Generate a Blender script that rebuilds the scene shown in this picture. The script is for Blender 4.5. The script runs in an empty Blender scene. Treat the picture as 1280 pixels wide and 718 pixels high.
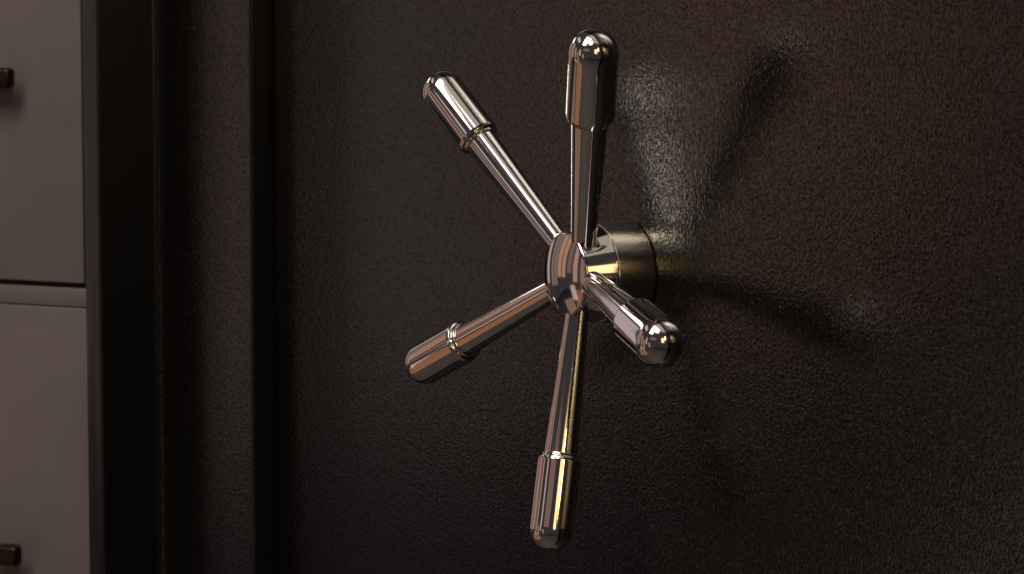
import bpy, bmesh, math, random
from mathutils import Vector, Matrix
random.seed(4)
S = bpy.context.scene
COL = S.collection
R = math.radians
HZ = 1.0                                   # height of the handle above the floor
H0 = Vector((0, 0, HZ))                    # where the handle meets the door

# ------------------------------------------------------------------ camera
cd = bpy.data.cameras.new('camera'); cam = bpy.data.objects.new('camera', cd); COL.objects.link(cam)
fw = Vector((-0.86622498, 0.48938613, -0.1007745)); rt = Vector((0.491851212, 0.870679155, 0.000441533)); up = Vector((-0.08795834, 0.04918359, 0.99490919))
m = Matrix((rt, up, -fw)).transposed().to_4x4()
m.translation = Vector((1.30112365, -0.80090469, HZ + 0.14681751)); cam.matrix_world = m
cd.sensor_width = 36; cd.lens = 111.186; cd.clip_start = .05; cd.clip_end = 50
cd.dof.use_dof = True; cd.dof.focus_distance = 1.5; cd.dof.aperture_fstop = 30
S.camera = cam

# ------------------------------------------------------------------ world and lamps
w = bpy.data.worlds.new('World'); S.world = w; w.use_nodes = True
w.node_tree.nodes['Background'].inputs[0].default_value = (.042, .036, .038, 1)
w.node_tree.nodes['Background'].inputs[1].default_value = 1.0
S.view_settings.view_transform = 'Standard'; S.view_settings.look = 'None'
S.view_settings.exposure = 0; S.view_settings.gamma = 1

def lamp(name, az, el, dist, sx, sy, rad, col, target=H0, roll=0):
    """area lamp seen from the handle at azimuth / elevation, of a given radiance"""
    a, e = R(az), R(el)
    d = Vector((math.cos(a)*math.cos(e), math.sin(a)*math.cos(e), math.sin(e)))
    ld = bpy.data.lights.new(name, 'AREA'); ld.shape = 'RECTANGLE'; ld.size = sx; ld.size_y = sy
    ld.color = col; ld.energy = rad*math.pi*sx*sy
    o = bpy.data.objects.new(name, ld); COL.objects.link(o)
    o.matrix_world = Matrix.Translation(target + d*dist) @ d.to_track_quat('Z', 'Y').to_matrix().to_4x4() @ Matrix.Rotation(R(roll), 4, 'Z')
    return o
lamp('brass_lamp',     -10, 22, 2.2, .09, .50, 16, (1, .72, .30))
lamp('amber_fill',     -21, 14, 2.4, .48, .80, 2.0, (1, .70, .32))  # added dim gold panel, warms the hub and collar
lamp('side_pink_fill',    -172, 5, 2.6, .36, 1.3, .46, (1, .83, .82))  # added unseen panel, gives the chrome its lilac bands
lamp('far_strip_fill', -171, 25.5, 2.5, .90, .24, 3.1, (1, .88, .85))  # added strip lamp, puts a white streak on the right grip
# added dim lamps in place of an unseen brown room, seen as stripes in the chrome
for az, el, wd, ht, rad, c in ((-160, 7, .24, 1.8, .21, (1, .68, .56)), (-153, 7, .34, 1.8, .18, (1, .72, .62)),
                               (-145, 11, .34, 1.75, .44, (1, .52, .30)), (-137, 11, .28, 1.75, .46, (1, .52, .29)),
                               (-128, 10, .30, 1.3, .16, (1, .62, .45)),
                               (-119, 6, .30, 1.5, .42, (1, .62, .44)), (-107, -4, .44, 1.5, .24, (1, .62, .46)),
                               (-94, 8, .30, 1.2, .55, (1, .80, .74)), (-79, -6, .34, .9, .30, (1, .74, .64))):
    lamp('warm_panel_fill', az, el, 2.8, wd, ht, rad, c)
lamp('upper_pink_fill',   -138, 44, 2.8, 1.5, .40, .60, (1, .86, .90))  # added unseen panel, tints the chrome pink from above
lamp('low_pink_fill',  -124, -17, 2.2, .26, .42, .45, (1, .84, .80))  # added panel, brightens the lower right of the end cap
lamp('low_orange_fill',  -112, -33, 1.5, .55, .95, .24, (1, .42, .17))  # added panel in place of a warm floor mirrored in the chrome
lamp('low_brown_fill', -136, -31, 1.6, .42, .6, .20, (1, .66, .46))  # added panel, a brown floor tone for the top spoke
lamp('cabinet_fill',      -48, 52, 1.3, .30, .40, 3.3, (1, .88, .93))  # added fill for the cabinet face, kept out of the spoke reflections
lamp('room_brown_fill',      -64, 20, 2.8, 1.3, .55, .18, (1, .58, .44))  # added panel, lays a brown band on the bottom spoke
lamp('overhead_fill', -40, 72, 2.2, 2.0, 1.6, .40, (1, .88, .70))  # added panel in place of light bounced off a ceiling
# the broad ceiling fixture, running away from the safe
ld = bpy.data.lights.new('ceiling_lamp', 'AREA'); ld.shape = 'RECTANGLE'; ld.size = .62; ld.size_y = 1.6
ld.color = (1, .90, .75); ld.energy = 12*math.pi*.62*1.6
o = bpy.data.objects.new('ceiling_lamp', ld); COL.objects.link(o)
o.location = (.20, -1.38, HZ + 1.75); o.rotation_euler = (0, 0, R(8))

# ------------------------------------------------------------------ materials
def mat(name, base, rough=.5, metal=0, spec=.5, coat=0):
    M = bpy.data.materials.new(name); M.use_nodes = True
    b = M.node_tree.nodes['Principled BSDF']
    b.inputs['Base Color'].default_value = (*base, 1); b.inputs['Roughness'].default_value = rough
    b.inputs['Metallic'].default_value = metal; b.inputs['Specular IOR Level'].default_value = spec
    b.inputs['Coat Weight'].default_value = coat
    return M, M.node_tree, b
def node(nt, t, **kw):
    n = nt.nodes.new(t)
    for k, v in kw.items():
        if k in n.inputs: n.inputs[k].default_value = v
        else: setattr(n, k, v)
    return n
def crinkle(nt, b, scale, strength, dist, fine=.35):
    """wrinkled enamel: rounded grains plus a finer noise"""
    tc = node(nt, 'ShaderNodeTexCoord')
    n1 = node(nt, 'ShaderNodeTexNoise', Scale=scale, Detail=2.0, Roughness=.55, Distortion=.6)
    n2 = node(nt, 'ShaderNodeTexVoronoi', Scale=scale*.9); n2.feature = 'SMOOTH_F1'
    n3 = node(nt, 'ShaderNodeTexNoise', Scale=scale*.12, Detail=2.0)
    for n in (n1, n2, n3): nt.links.new(tc.outputs['Object'], n.inputs['Vector'])
    a = node(nt, 'ShaderNodeMath', operation='MULTIPLY_ADD'); a.inputs[1].default_value = fine
    nt.links.new(n2.outputs['Distance'], a.inputs[0]); nt.links.new(n1.outputs[0], a.inputs[2])
    c = node(nt, 'ShaderNodeMath', operation='MULTIPLY_ADD'); c.inputs[1].default_value = .5
    nt.links.new(n3.outputs[0], c.inputs[0]); nt.links.new(a.outputs[0], c.inputs[2])
    bp = node(nt, 'ShaderNodeBump', Strength=strength, Distance=dist)
    nt.links.new(c.outputs[0], bp.inputs['Height']); nt.links.new(bp.outputs[0], b.inputs['Normal'])
    return tc, n1, n3
ENAMEL, nt, b = mat('black_wrinkle_enamel', (.007, .0062, .006), .25)
tc = node(nt, 'ShaderNodeTexCoord')
v = node(nt, 'ShaderNodeTexVoronoi', Scale=640.0); v.feature = 'SMOOTH_F1'; v.inputs['Smoothness'].default_value = .6
n1 = node(nt, 'ShaderNodeTexNoise', Scale=820.0, Detail=2.0, Roughness=.55, Distortion=.8)
n3 = node(nt, 'ShaderNodeTexNoise', Scale=14.0, Detail=4.0, Roughness=.6)
# the grains are pushed about by a noise, so they read as wrinkles and not as cells
wn = node(nt, 'ShaderNodeTexNoise', Scale=210.0, Detail=2.0)
mx = node(nt, 'ShaderNodeVectorMath', operation='MULTIPLY_ADD'); mx.inputs[1].default_value = (.0026, .0026, .0026)
nt.links.new(tc.outputs['Object'], wn.inputs['Vector']); nt.links.new(wn.outputs['Color'], mx.inputs[0]); nt.links.new(tc.outputs['Object'], mx.inputs[2])
nt.links.new(mx.outputs[0], v.inputs['Vector'])
for n in (n1, n3): nt.links.new(tc.outputs['Object'], n.inputs['Vector'])
hm = node(nt, 'ShaderNodeMath', operation='MULTIPLY_ADD'); hm.inputs[1].default_value = .8
nt.links.new(n1.outputs[0], hm.inputs[0]); nt.links.new(v.outputs['Distance'], hm.inputs[2])
# sparse raised pimples that catch a glint of their own
n4 = node(nt, 'ShaderNodeTexNoise', Scale=430.0, Detail=1.0); nt.links.new(tc.outputs['Object'], n4.inputs['Vector'])
pk = node(nt, 'ShaderNodeMapRange', interpolation_type='SMOOTHSTEP'); pk.inputs['From Min'].default_value = .60; pk.inputs['From Max'].default_value = .74
pk.inputs['To Max'].default_value = .8
nt.links.new(n4.outputs[0], pk.inputs['Value'])
h2 = node(nt, 'ShaderNodeMath', operation='ADD'); nt.links.new(hm.outputs[0], h2.inputs[0]); nt.links.new(pk.outputs[0], h2.inputs[1])
bp = node(nt, 'ShaderNodeBump', Strength=1.0, Distance=.00012); nt.links.new(h2.outputs[0], bp.inputs['Height']); nt.links.new(bp.outputs[0], b.inputs['Normal'])
rr = node(nt, 'ShaderNodeMapRange'); rr.inputs['To Min'].default_value = .09; rr.inputs['To Max'].default_value = .19
rr.inputs['From Min'].default_value = .3; rr.inputs['From Max'].default_value = .7
nt.links.new(n3.outputs[0], rr.inputs['Value']); nt.links.new(rr.outputs[0], b.inputs['Roughness'])
cr = node(nt, 'ShaderNodeValToRGB'); cr.color_ramp.elements[0].color = (.002, .0017, .0016, 1); cr.color_ramp.elements[1].color = (.010, .0082, .0078, 1)
cr.color_ramp.elements[0].position = .42; cr.color_ramp.elements[1].position = .68
nt.links.new(n1.outputs[0], cr.inputs[0]); nt.links.new(cr.outputs[0], b.inputs['Base Color'])
# dust in the pits of the wrinkle takes the gloss off, the tops keep it
sp = node(nt, 'ShaderNodeMapRange'); sp.inputs['From Min'].default_value = .55; sp.inputs['From Max'].default_value = 1.05
sp.inputs['To Min'].default_value = .15; sp.inputs['To Max'].default_value = 1.0
nt.links.new(hm.outputs[0], sp.inputs['Value']); nt.links.new(sp.outputs[0], b.inputs['Specular IOR Level'])

CHROME, nt, b = mat('polished_chrome', (.74, .70, .69), .045, 1)
tc = node(nt, 'ShaderNodeTexCoord'); n = node(nt, 'ShaderNodeTexNoise', Scale=60.0, Detail=3.0)
nt.links.new(tc.outputs['Object'], n.inputs['Vector'])
rr = node(nt, 'ShaderNodeMapRange'); rr.inputs['To Min'].default_value = .05; rr.inputs['To Max'].default_value = .11
nt.links.new(n.outputs[0], rr.inputs['Value']); nt.links.new(rr.outputs[0], b.inputs['Roughness'])
n = node(nt, 'ShaderNodeTexNoise', Scale=70.0, Detail=2.0); nt.links.new(tc.outputs['Object'], n.inputs['Vector'])
bp = node(nt, 'ShaderNodeBump', Strength=1.0, Distance=.00003); nt.links.new(n.outputs[0], bp.inputs['Height']); nt.links.new(bp.outputs[0], b.inputs['Normal'])

SATIN, nt, b = mat('satin_nickel', (.62, .57, .47), .24, 1)
crinkle(nt, b, 900, .55, .00015)

PAINT, nt, b = mat('grey_cabinet_paint', (.26, .205, .20), .42)
tc = node(nt, 'ShaderNodeTexCoord')
n = node(nt, 'ShaderNodeTexNoise', Scale=9.0, Detail=6.0, Roughness=.6); nt.links.new(tc.outputs['Object'], n.inputs['Vector'])
cr = node(nt, 'ShaderNodeValToRGB'); cr.color_ramp.elements[0].color = (.150, .131, .133, 1); cr.color_ramp.elements[1].color = (.200, .164, .171, 1)
cr.color_ramp.elements[0].position = .3; cr.color_ramp.elements[1].position = .7
nt.links.new(n.outputs[0], cr.inputs[0]); nt.links.new(cr.outputs[0], b.inputs['Base Color'])
n2 = node(nt, 'ShaderNodeTexNoise', Scale=220.0, Detail=3.0); nt.links.new(tc.outputs['Object'], n2.inputs['Vector'])
bp = node(nt, 'ShaderNodeBump', Strength=.12, Distance=.0006); nt.links.new(n2.outputs[0], bp.inputs['Height']); nt.links.new(bp.outputs[0], b.inputs['Normal'])

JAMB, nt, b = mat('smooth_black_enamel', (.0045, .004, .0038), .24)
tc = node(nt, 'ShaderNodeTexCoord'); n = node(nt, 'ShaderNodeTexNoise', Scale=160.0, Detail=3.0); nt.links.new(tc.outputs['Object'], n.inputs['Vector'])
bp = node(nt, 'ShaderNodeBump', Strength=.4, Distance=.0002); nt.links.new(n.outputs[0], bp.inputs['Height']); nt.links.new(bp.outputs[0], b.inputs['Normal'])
DARK, nt, b = mat('shaded_cabinet_inside', (.02, .012, .011), .7)  # shade of the drawer gaps put into the colour
BRONZE, nt, b = mat('aged_brass', (.055, .042, .022), .38, 1)
tc = node(nt, 'ShaderNodeTexCoord'); n = node(nt, 'ShaderNodeTexNoise', Scale=120.0, Detail=3.0); nt.links.new(tc.outputs['Object'], n.inputs['Vector'])
bp = node(nt, 'ShaderNodeBump', Strength=.15, Distance=.0005); nt.links.new(n.outputs[0], bp.inputs['Height']); nt.links.new(bp.outputs[0], b.inputs['Normal'])
FLOOR, nt, b = mat('dark_floor', (.065, .058, .061), .6)
tc = node(nt, 'ShaderNodeTexCoord'); n = node(nt, 'ShaderNodeTexNoise', Scale=30.0, Detail=4.0); nt.links.new(tc.outputs['Object'], n.inputs['Vector'])
bp = node(nt, 'ShaderNodeBump', Strength=.3, Distance=.003); nt.links.new(n.outputs[0], bp.inputs['Height']); nt.links.new(bp.outputs[0], b.inputs['Normal'])

# ------------------------------------------------------------------ builders
def obj(name, bm, material, parent=None, smooth=False, label=None, loc=None):
    me = bpy.data.meshes.new(name); bmesh.ops.recalc_face_normals(bm, faces=bm.faces); bm.to_mesh(me); bm.free()
    me.materials.append(material)
    if smooth:
        me.polygons.foreach_set('use_smooth', [True]*len(me.polygons))
    o = bpy.data.objects.new(name, me); COL.objects.link(o)
    if parent: o.parent = parent
    if loc is not None: o.location = loc
    if label: o['label'] = label
    return o
def box_bm(x0, x1, y0, y1, z0, z1, bevel=0, seg=3, bm=None):
    own = bmesh.new()
    bmesh.ops.create_cube(own, size=1)
    for v in own.verts:
        v.co = Vector((x0 + (v.co.x+.5)*(x1-x0), y0 + (v.co.y+.5)*(y1-y0), z0 + (v.co.z+.5)*(z1-z0)))
    if bevel: bmesh.ops.bevel(own, geom=own.edges[:], offset=bevel, segments=seg, profile=.5, affect='EDGES')
    if bm is None: return own
    me = bpy.data.meshes.new('tmp'); own.to_mesh(me); own.free(); bm.from_mesh(me); bpy.data.meshes.remove(me)
    return bm
def smooth_by_angle(o, ang=35):
    me = o.data
    me.polygons.foreach_set('use_smooth', [True]*len(me.polygons))
    bm = bmesh.new(); bm.from_mesh(me)
    for e in bm.edges: e.smooth = len(e.link_faces) == 2 and e.calc_face_angle(0) < R(ang)
    bm.to_mesh(me); bm.free()
def fillet(pts, radii, n=6):
    """round the corners of an open 2D polyline"""
    out = []
    for i, p in enumerate(pts):
        r = radii[i] if i < len(radii) else 0
        if r <= 0 or i in (0, len(pts)-1): out.append(Vector(p)); continue
        p, a, c = Vector(p), Vector(pts[i-1]), Vector(pts[i+1])
        u, v = (a-p).normalized(), (c-p).normalized()
        ang = u.angle(v); t = min(r/math.tan(ang/2), .49*(a-p).length, .49*(c-p).length)
        rr = t*math.tan(ang/2); cen = p + (u+v).normalized()*(rr/math.sin(ang/2))
        s, e = p+u*t-cen, p+v*t-cen
        tot = s.angle(e); sgn = 1 if s.x*e.y-s.y*e.x > 0 else -1
        for k in range(n+1):
            th = sgn*tot*k/n
            out.append(cen + Vector((s.x*math.cos(th)-s.y*math.sin(th), s.x*math.sin(th)+s.y*math.cos(th))))
    return out
def lathe_bm(profile, base, axis, seg=96):
    """profile: (radius, distance along axis)"""
    axis = axis.normalized(); q = Vector((0, 0, 1)).rotation_difference(axis)
    bm = bmesh.new(); rings = []
    for r, h in profile:
        if r < 1e-6: rings.append([bm.verts.new(base + axis*h)])
        else: rings.append([bm.verts.new(base + q @ Vector((r*math.cos(2*math.pi*k/seg), r*math.sin(2*math.pi*k/seg), h))) for k in range(seg)])
    for A, B in zip(rings, rings[1:]):
        for k in range(seg):
            k2 = (k+1) % seg
            if len(A) == 1 and len(B) == 1: continue
            if len(A) == 1: bm.faces.new((A[0], B[k], B[k2]))
            elif len(B) == 1: bm.faces.new((A[k], B[0], A[k2]))
            else: bm.faces.new((A[k], B[k], B[k2], A[k2]))
    return bm
def lathe(name, profile, base, axis, material, parent, ang=45, seg=96, label=None):
    bm = lathe_bm(profile, Vector((0, 0, 0)), axis, seg)
    bmesh.ops.recalc_face_normals(bm, faces=bm.faces)
    o = obj(name, bm, material, parent, label=label, loc=base); smooth_by_angle(o, ang); return o

def thing(name, loc, rotz, label, cat):
    o = bpy.data.objects.new(name, None); COL.objects.link(o)
    o.location = loc; o.rotation_euler.z = rotz; o['label'] = label; o['category'] = cat
    return o

# ------------------------------------------------------------------ floor
o = obj('floor', box_bm(-3, 3, -3, 2, -.06, 0), FLOOR); o['kind'] = 'structure'

# ------------------------------------------------------------------ the safe
safe = thing('safe', (0, 0, 0), 0, 'black wrinkle painted steel safe with a five spoke chrome handle on its door', 'safe')
ZB, ZT = .20, 1.72
XL, XR = -.4080, .43
o = obj('body', box_bm(-.567, .589, .046, .62, .02, 1.90, .004), ENAMEL, safe); smooth_by_angle(o)
# door slab with a rounded edge, a hair behind the stepped trim round it
o = obj('door', box_bm(XL+.0045, XR-.0045, 0, .040, ZB+.0045, ZT-.0045, .0030, 4), ENAMEL, safe); smooth_by_angle(o)
# stepped frame: trim face, jamb and front lip, swept round the opening
TRIM = [(0, .044), (0, -.0137), (-.1356, -.0137), (-.1356, -.0556), (-.1611, -.0556), (-.1611, .044)]
prof = fillet(TRIM, [0, .0022, .006, .0022, .0030, 0], 5)
bm = bmesh.new(); loops = []
for (cx, sx, cz, sz) in ((XL, 1, ZB, 1), (XR, -1, ZB, 1), (XR, -1, ZT, -1), (XL, 1, ZT, -1)):
    loops.append([bm.verts.new((cx + sx*p.x, p.y, cz + sz*p.x)) for p in prof])
for a in range(4):
    A, B = loops[a], loops[(a+1) % 4]
    for k in range(len(prof)-1):
        fc = bm.faces.new((A[k], A[k+1], B[k+1], B[k]))
        # the step, the jamb and the front lip are sprayed smooth, only the flat trim is wrinkled
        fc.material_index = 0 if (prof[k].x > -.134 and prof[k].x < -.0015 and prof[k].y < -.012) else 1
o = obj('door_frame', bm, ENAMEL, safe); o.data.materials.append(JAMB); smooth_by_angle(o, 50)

# handle: every length is in units of the spoke tip radius
U = .12
AX = Vector((0, -1, 0))
hub_prof = fillet([(0.0, .10), (.199, .10), (.199, .178), (.150, .290), (.100, .300), (0, .300)], [0, 0, .010, .010, 0, 0], 6)
hub = lathe('spoke_handle', [(r*U, h*U) for r, h in hub_prof], H0, AX, CHROME, safe, 60, 128, 'chrome wheel handle with five domed spokes round a lens shaped cap')
boss = fillet([(.10, .001), (.201, .001), (.203, .012), (.2035, .172), (.190, .176), (.10, .176)], [0, .006, 0, .004, .002, 0], 5)
o = lathe('mounting_collar', [(r*U, h*U) for r, h in boss], Vector((0, 0, 0)), AX, SATIN, hub, 40, 128, 'satin metal collar against the door')
# domed cap: a lens
RC, SAG, YC = .170, .034, .307
rs = (RC*RC + SAG*SAG)/(2*SAG)
cap = [(.10, YC-.020), (RC-.016, YC-.018), (RC-.004, YC-.012), (RC, YC-.005), (RC-.002, YC)]
a1 = math.asin((RC-.002)/rs)
for k in range(1, 25):
    a = a1*(1-k/24); cap.append((rs*math.sin(a), YC + SAG - rs*(1-math.cos(a))))
cap[-1] = (0, cap[-1][1])
lathe('end_cap', [(r*U, h*U) for r, h in cap], Vector((0, 0, 0)), AX, CHROME, hub, 50, 128)
# the five spokes: direction on the door, tip height, length, where the grip begins
HR = .2270
for ang, ht, ln, sc, gr in ((62.75, .4509, 1.003, .7234, 1.06), (135.34, .4695, 1.0007, .7355, .97), (206.34, .4599, .9997, .7399, .97),
                            (280.38, .4666, 1.0036, .7248, .985), (350.75, .4752, .9991, .7190, 1.045)):
    a = R(ang)
    root = Vector((0, -HR, 0)); tip = Vector((math.cos(a)*ln, -ht, math.sin(a)*ln))
    L = (tip-root).length; C = L*sc; ax = tip-root
    RG, RS1, RS0 = .0925*gr, .0695*gr, .0430*gr
    sh = [(RS0, .04), (RS1, C-.020), (RS1+.001, C+.03)]
    lathe('spoke', [(r*U, h*U) for r, h in sh], root*U, ax, CHROME, hub, 60)
    gp = fillet([(RS1-.006, C-.016), (RS1+.006, C-.016), (RS1+.008, C-.003), (RG-.004, C+.001), (RG, C+.014), (RG, L-.03)], [0, .004, .004, .006, .008, 0], 5)
    gp = [(p.x, p.y) for p in gp] + [(RG, L)]
    for k in range(1, 21):
        t = math.pi/2*k/20; gp.append((RG*math.cos(t), L + RG*math.sin(t)))
    gp[-1] = (0, L+RG)
    lathe('grip', [(r*U, h*U) for r, h in gp], root*U, ax, CHROME, hub, 60)

# ------------------------------------------------------------------ the filing cabinet
CX, CY, CROT = -.7275, .015, R(34.5)
CAB = thing('filing_cabinet', (CX, CY, 0), CROT, 'plain grey metal filing cabinet with dark brass drawer pulls left of the black safe', 'cabinet')
# local axes: x = 0 at the right edge of the face, face at y = 0 looking to -y
CW, CD = .25, .42
bm = bmesh.new()
RAILS = [.042, .253, .586, .919, 1.252]
box_bm(-CW+.001, -.001, .0045, CD, .03, 1.274, 0, bm=bm)
o = obj('carcass', bm, DARK, CAB)
bm = bmesh.new()
box_bm(-.0036, 0, 0, CD-.002, .028, 1.276, .0008, 2, bm)
box_bm(-CW, -CW+.0042, 0, CD-.002, .028, 1.276, .0008, 2, bm)
box_bm(-CW+.0042, -.0042, 0, CD-.002, 1.2742, 1.278, .0006, 2, bm)
for z in RAILS: box_bm(-CW+.0042, -.0042, .0004, .029, z-.0065, z+.0065, .0008, 2, bm)
o = obj('shell', bm, PAINT, CAB); smooth_by_angle(o)
for i in range(4):
    z0, z1 = RAILS[i]+.0065, RAILS[i+1]-.0065
    gap = .0036 if i == 3 else .0006
    d = obj('drawer', box_bm(-CW+.0042+gap, -.0042-gap, -.0015, .0016, z0+gap, z1-.0006, .0010, 3), PAINT, CAB); smooth_by_angle(d)
    zc = z0 + (.145 if i else .09)
    bm = bmesh.new()
    box_bm(-CW+.054, -.054, -.022, -.012, zc-.007, zc+.007, .003, 4, bm)
    for x in (-CW+.070, -.070): box_bm(x-.006, x+.006, -.0125, -.001, zc-.005, zc+.005, 0, 3, bm)
    p = obj('pull', bm, BRONZE, d); smooth_by_angle(p)
